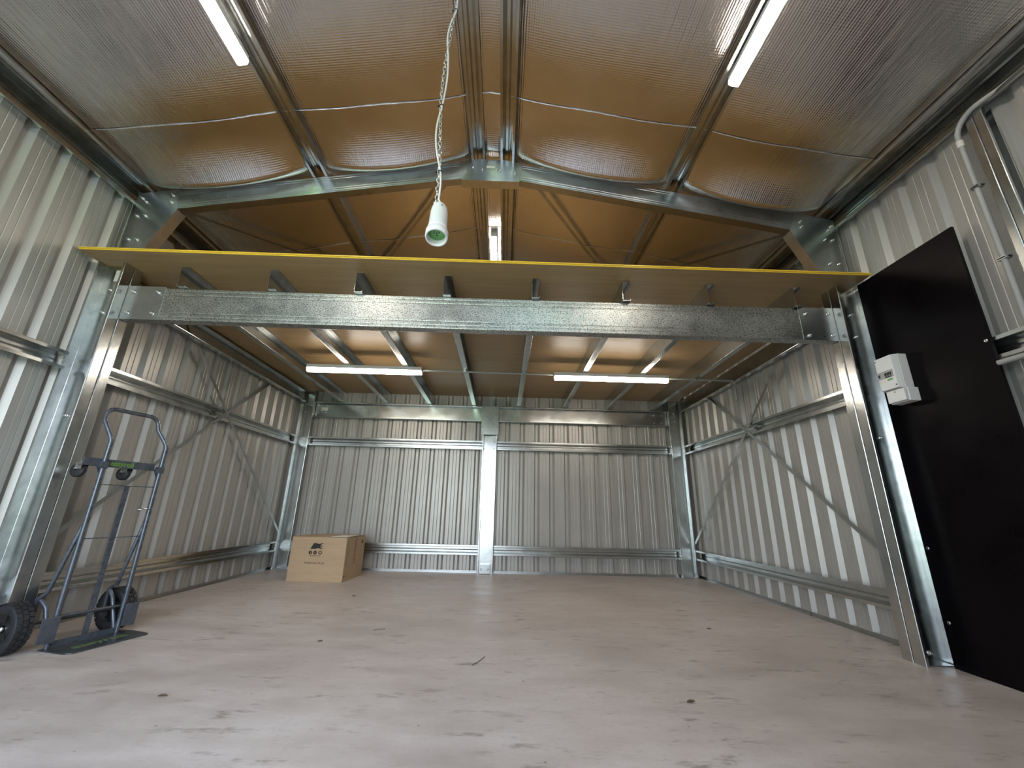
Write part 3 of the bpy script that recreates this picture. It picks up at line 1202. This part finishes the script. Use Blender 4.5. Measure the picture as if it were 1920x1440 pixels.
# printed logo: slanted K with a three-pronged right side
k_poly = [(0, 0), (.030, .058), (.062, .060), (.075, .052), (.140, .060), (.098, .038), (.142, .030), (.098, .024), (.142, .000), (.074, .010), (.062, .002)]
mb = MB().prism(k_poly, (.205, -.0004, .318), X, Z, (0, -.0006, 0))
logo = bput(mb.build('printed_logo', 'ink'), bx)
mb = MB().prism([(a * .42, b * .62) for a, b in k_poly], (bw + .0004, bd * .80, bh - .085), Y, Z, (.0006, 0, 0))
bput(mb.build('printed_logo', 'ink'), bx)
for i, cx in enumerate((.212, .262, .316)):
    mb = MB()
    mb.lathe([(0, .0004), (.0185, .0004), (.0185, .001), (0, .001)], (cx, 0, .284), -Y, 20)
    ic = bput(mb.build('social_icon', 'ink'), bx)
    mb = MB()
    if i == 0:
        mb.box((cx - .003, -.0014, .273), (cx + .003, -.0011, .292)).box((cx - .006, -.0014, .283), (cx + .006, -.0011, .287)).box((cx - .001, -.0014, .290), (cx + .008, -.0011, .295))
    elif i == 1:
        mb.lathe([(.0058, .0011), (.0088, .0011), (.0088, .0014), (.0058, .0014)], (cx, 0, .284), -Y, 16)
    else:
        mb.lathe([(0, .0011), (.0115, .0011), (.0115, .0014), (0, .0014)], (cx, 0, .284), -Y, 16)
    g = mb.build('icon_glyph', 'cardlight')
    g.parent = ic
for s_, size, z in (('kmart.com.au', .019, .253), ('A little box of joy', .030, .182)):
    me = text_mesh(s_, size, 'lettering')
    me.materials.clear()
    me.materials.append(M['ink'])
    t = D.objects.new('lettering', me)
    COL.objects.link(t)
    bput(t)
    t.matrix_basis = bm4 @ Matrix.Translation((.268, -.0008, z)) @ Matrix.Rotation(math.radians(90), 4, 'X')
mb = MB()           # unreadable red printing running down the side
for k in range(9):
    z = .395 - k * .027
    mb.box((bw + .0004, .262 - .006 * (k % 2), z - .018), (bw + .001, .276 + .004 * (k % 3), z))
bput(mb.build('red_print', 'redink'), bx)
for y in (.025, .075):
    mb = MB().lathe([(0, .0004), (.011, .0004), (.011, .001), (0, .001)], (bw, y, .05), X, 12)
    bput(mb.build('printed_mark', 'ink'), bx)
mb = MB().tube([(bw * .66, -.0006, .075), (bw * .72, -.0007, .066), (bw * .77, -.0006, .062)], .0010, 5)
bput(mb.build('scuff_mark', 'tape'), bx)

# ------------------------------------------------------------------ hand truck
hw = .26
th = math.atan2(math.sqrt(1 - hw * hw), hw)
ht = empty('hand_truck', (-2.366, 2.520, 0), th)      # local x = width (left to right), local -y = towards the toe
tag(ht, 'slate grey folding hand truck with two black tyres parked against the left post', 'hand truck')
TW = .325


def hp(mb_, name, mat, par=None, bevel=0.):
    return mb_.build(name, mat, par or ht, bevel)


# frame tubes with the loop handle in one bent tube
def arc(c, a0, a1, r_, n_=7):
    return [(c[0] + r_ * math.cos(math.radians(a0 + (a1 - a0) * i / n_)), c[1], c[2] + r_ * math.sin(math.radians(a0 + (a1 - a0) * i / n_))) for i in range(n_ + 1)]


mb = MB()
mb.tube([(0, 0, .006), (0, 0, 1.085)], .0125, 12)
hp(mb, 'side_tube', 'truckpaint')
mb = MB()
mb.tube([(TW, 0, .006), (TW, 0, 1.085)], .0125, 12)
hp(mb, 'side_tube', 'truckpaint')
mb = MB()
hx0, hx1, hz = -.012, TW - .012, 1.315
pts = [(0, 0, 1.075), (0, 0, 1.10), (-.006, .010, 1.13), (-.030, .052, 1.215), (-.030, .060, 1.245)]
pts += [(-.030 + .055 * (1 - math.cos(math.radians(a))), .060 + .012 * math.sin(math.radians(a)), 1.245 + .055 * math.sin(math.radians(a))) for a in (20, 40, 60, 80, 90)]
pts += [(.06, .072, 1.300), (.18, .072, 1.300), (.225, .072, 1.300)]
pts += [(.225 + .055 * math.sin(math.radians(a)), .072 - .012 * (1 - math.cos(math.radians(a))), 1.245 + .055 * math.cos(math.radians(a))) for a in (20, 40, 60, 80, 90)]
pts += [(.282, .050, 1.215), (TW - .004, .010, 1.13), (TW, 0, 1.10), (TW, 0, 1.075)]
mb.tube(pts, .0125, 12)
hp(mb, 'loop_handle', 'truckpaint')
# crossbar that carries the castors
mb = MB().box((-.095, .012, .948), (TW - .03, .022, .992)).box((-.095, .022, .948), (TW - .03, .050, .952))
bar = hp(mb, 'crossbar', 'truckpaint', None, .002)
letter('easyroll', .042, 'print_green', bar, (.105, .0113, .969), X, Z, bold=True)
mb = MB()
for x in (0, TW):
    mb.box((x - .016, -.014, .935), (x + .016, .024, .975))
    mb.add([(x + .004 - .03, .018, .96), (x + .024 - .03, .018, .96), (x + .020, .012, .87), (x + .012, .012, .87),
            (x + .004 - .03, .024, .96), (x + .024 - .03, .024, .96), (x + .020, .018, .87), (x + .012, .018, .87)],
           [(0, 1, 2, 3), (7, 6, 5, 4), (0, 4, 5, 1), (1, 5, 6, 2), (2, 6, 7, 3), (3, 7, 4, 0)])
hp(mb, 'fold_bracket', 'truckpaint')
for cx, cy in ((-.072, .070), (.172, .085)):
    mb = MB()
    mb.lathe([(.004, -.016), (.024, -.016), (.036, -.013), (.041, -.007), (.041, .007), (.036, .013), (.024, .016), (.004, .016)], (cx, cy, .920), (1, .25, 0), 22)
    cs = hp(mb, 'castor_wheel', 'rubber')
    mb = MB()
    mb.box((cx - .018, cy - .045, .925), (cx - .0150, cy + .006, .962)).box((cx + .0150, cy - .045, .925), (cx + .018, cy + .006, .962)).box((cx - .020, cy - .055, .955), (cx + .020, cy - .005, .962))
    mb.tube([(cx - .021, cy, .928), (cx + .021, cy, .928)], .006, 10)
    mb.lathe([(0, 0), (.022, 0), (.020, .008), (0, .010)], (cx, cy - .03, .962), Z, 14)
    mb.build('castor_fork', 'chrome', cs)
# flat centre bar
mb = MB().box((TW / 2 - .014, .004, .03), (TW / 2 + .014, .010, .845))
hp(mb, 'centre_bar', 'truckpaint')
# thin cross wires
for z in (.845, .545, .30):
    mb = MB().tube([(0, .004, z), (TW * .5, .002, z - .002), (TW, .004, z)], .0028, 6)
    hp(mb, 'cross_wire', 'truckpaint')
mb = MB().tube([(.012, .01, .150), (TW - .012, .01, .150)], .009, 8)
hp(mb, 'lower_tie', 'truckdark')
mb = MB().tube([(TW - .06, .01, .705), (TW - .045, -.01, .705), (TW - .01, -.01, .705), (TW - .01, .01, .71), (TW - .06, .01, .715)], .0022, 6)
hp(mb, 'spring_hook', 'chrome')
# wheels on their axle
WR, WY = .121, .100
mb = MB().tube([(-.160, WY, WR), (TW + .082, WY, WR)], .009, 10)
hp(mb, 'axle', 'truckdark')


def wheel(cx, name='wheel'):
    mb = MB()
    hwid = .036
    prof = [(.070, -hwid * .75), (.078, -hwid * .95), (.100, -hwid), (WR - .012, -hwid * .95), (WR - .005, -hwid * .75), (WR - .004, 0), (WR - .005, hwid * .75), (WR - .012, hwid * .95), (.100, hwid), (.078, hwid * .95), (.070, hwid * .75)]
    mb.lathe(prof, (cx, WY, WR), X, 40)
    w_ = hp(mb, 'tyre', 'rubber')
    mb = MB()           # chunky tread blocks, three staggered rows
    nb = 26
    for row, xo in ((0, -.024), (1, 0.), (2, .024)):
        for i in range(nb):
            g = 2 * math.pi * (i + (.5 if row == 1 else 0)) / nb
            c_, s_ = math.cos(g), math.sin(g)
            rot = Matrix(((1, 0, 0), (0, c_, -s_), (0, s_, c_)))
            mb.box((xo - .0100, -.0115, WR - .0065), (xo + .0100, .0115, WR - .0005), rot, (cx, WY, WR))
    mb.build('tread', 'rubber', w_)['kind'] = 'stuff'
    mb = MB()
    mb.lathe([(.018, -.020), (.030, -.018), (.060, -.012), (.071, -.026), (.073, -.026), (.073, .026), (.071, .026), (.060, .012), (.030, .018), (.018, .020), (0, .020)], (cx, WY, WR), X, 32)
    for i in range(5):
        g = 2 * math.pi * i / 5
        rot = Matrix(((1, 0, 0), (0, math.cos(g), -math.sin(g)), (0, math.sin(g), math.cos(g))))
        mb.box((-.022, -.006, .02), (-.010, .006, .066), rot, (cx, WY, WR))
    mb.build('hub', 'black', w_)
    mb = MB()
    sg = -1 if cx < TW / 2 else 1
    mb.lathe([(.014, .018), (.014, .028), (.010, .034), (0, .036)], (cx, WY, WR), X * sg, 12)
    mb.build('axle_cap', 'chrome', w_)
    return w_


wheel(-.128)
wheel(TW + .034)
# rear struts down to the axle and the bent stay by the right wheel
for x, xo in ((0, -.045), (TW, -.035)):
    mb = MB().tube([(x, .006, .64), (x + xo * .9, .052, .275), (x + xo, WY, .24), (x + xo, WY, WR)], .0105, 10)
    hp(mb, 'rear_strut', 'truckpaint')
mb = MB().tube([(TW - .035, WY, .24), (TW - .040, .050, .20), (TW - .012, .012, .03)], .0105, 10)
hp(mb, 'axle_stay', 'truckpaint')
mb = MB().tube([(-.035, WY, .24), (-.030, .045, .20), (-.004, .012, .03)], .0105, 10)
hp(mb, 'axle_stay', 'truckpaint')
# wheel guard plates
for x0, x1 in ((-.072, .006), (TW - .006, TW + .068)):
    mb = MB().add([(x0, -.031, .040), (x1, -.031, .032), (x1, -.031, .160), (x0, -.031, .160),
                   (x0, -.026, .040), (x1, -.026, .032), (x1, -.026, .160), (x0, -.026, .160)],
                  [(0, 1, 2, 3), (7, 6, 5, 4), (0, 4, 5, 1), (1, 5, 6, 2), (2, 6, 7, 3), (3, 7, 4, 0)])
    hp(mb, 'wheel_guard', 'truckpaint', None, .002)
# toe plate, rounded front corners
toe = [(-.030, .012), (TW + .045, .012), (TW + .060, -.030), (TW + .050, -.165)]
toe += [(TW + .050 - .035 * (1 - math.cos(math.radians(a))) , -.165 - .04 * math.sin(math.radians(a))) for a in (30, 60, 90)]
toe += [(.01, -.205)] + [(.01 - .04 * math.sin(math.radians(a)), -.165 - .04 * math.cos(math.radians(a))) for a in (30, 60, 90)]
mb = MB().prism(toe, (0, 0, .001), X, Y, (0, 0, .005))
tp = hp(mb, 'toe_plate', 'truckdark', None, .0015)
letter('easyroll', .085, 'print_worn', tp, (TW / 2 + .01, -.105, .0064), X, Y, bold=True)
mb = MB().box((.0, -.004, .006), (TW, .008, .034))
hp(mb, 'toe_rail', 'truckpaint')

# ------------------------------------------------------------------ floor litter
def leaf(x, y, rz, ln, label, curl=.0025):
    mb = MB()
    n_ = 6
    vs, fs = [], []
    for i in range(n_ + 1):
        t = i / n_
        w_ = ln * .22 * math.sin(math.pi * min(.97, t + .03)) ** .8
        z = .002 + curl * math.sin(math.pi * t)
        vs += [(ln * (t - .5), -w_, z + .001), (ln * (t - .5), 0, z - .001), (ln * (t - .5), w_, z + .002)]
    for i in range(n_):
        for k in (0, 1):
            fs.append((3 * i + k, 3 * i + k + 3, 3 * i + k + 4, 3 * i + k + 1))
    base = len(vs)
    vs += [(a, b, c + .0012) for a, b, c in vs]
    fs2 = [tuple(reversed(f)) for f in fs] + [tuple(i + base for i in f) for f in fs]
    mb.add(vs, fs2)
    o = mb.build('dead_leaf', 'leaf')
    o.location = (x, y, 0)
    o.rotation_euler = (0, 0, rz)
    tag(o, label, 'leaf')
    return o


leaf(.817, 2.021, .3, .040, 'dark leaf scrap on the right of the floor, front centre')
leaf(-1.352, 1.994, .1, .036, 'flat dark leaf scrap on the floor in front of the hand truck')
leaf(-1.285, 4.041, .6, .030, 'tiny dark leaf scrap on the floor in front of the cardboard box')
leaf(-1.034, 2.744, .4, .026, 'tiny dark leaf scrap at the middle left of the floor')
leaf(1.457, 3.177, -.4, .026, 'tiny dark leaf scrap on the floor towards the right wall')


def twig(p, label, r_=.0016):
    mb = MB().tube(p, r_, 5)
    o = mb.build('twig', 'leaf')
    tag(o, label, 'twig')


twig([(-.13, 2.40, .0018), (-.095, 2.46, .003), (-.07, 2.53, .0018)], 'thin straight twig on the floor near the middle of the room')
twig([(-.80, 2.99, .0018), (-.77, 3.01, .003), (-.735, 3.03, .0018)], 'short twig on the floor left of centre, behind the longer twig')

for o in D.objects:
    if '_w' in o:
        del o['_w']
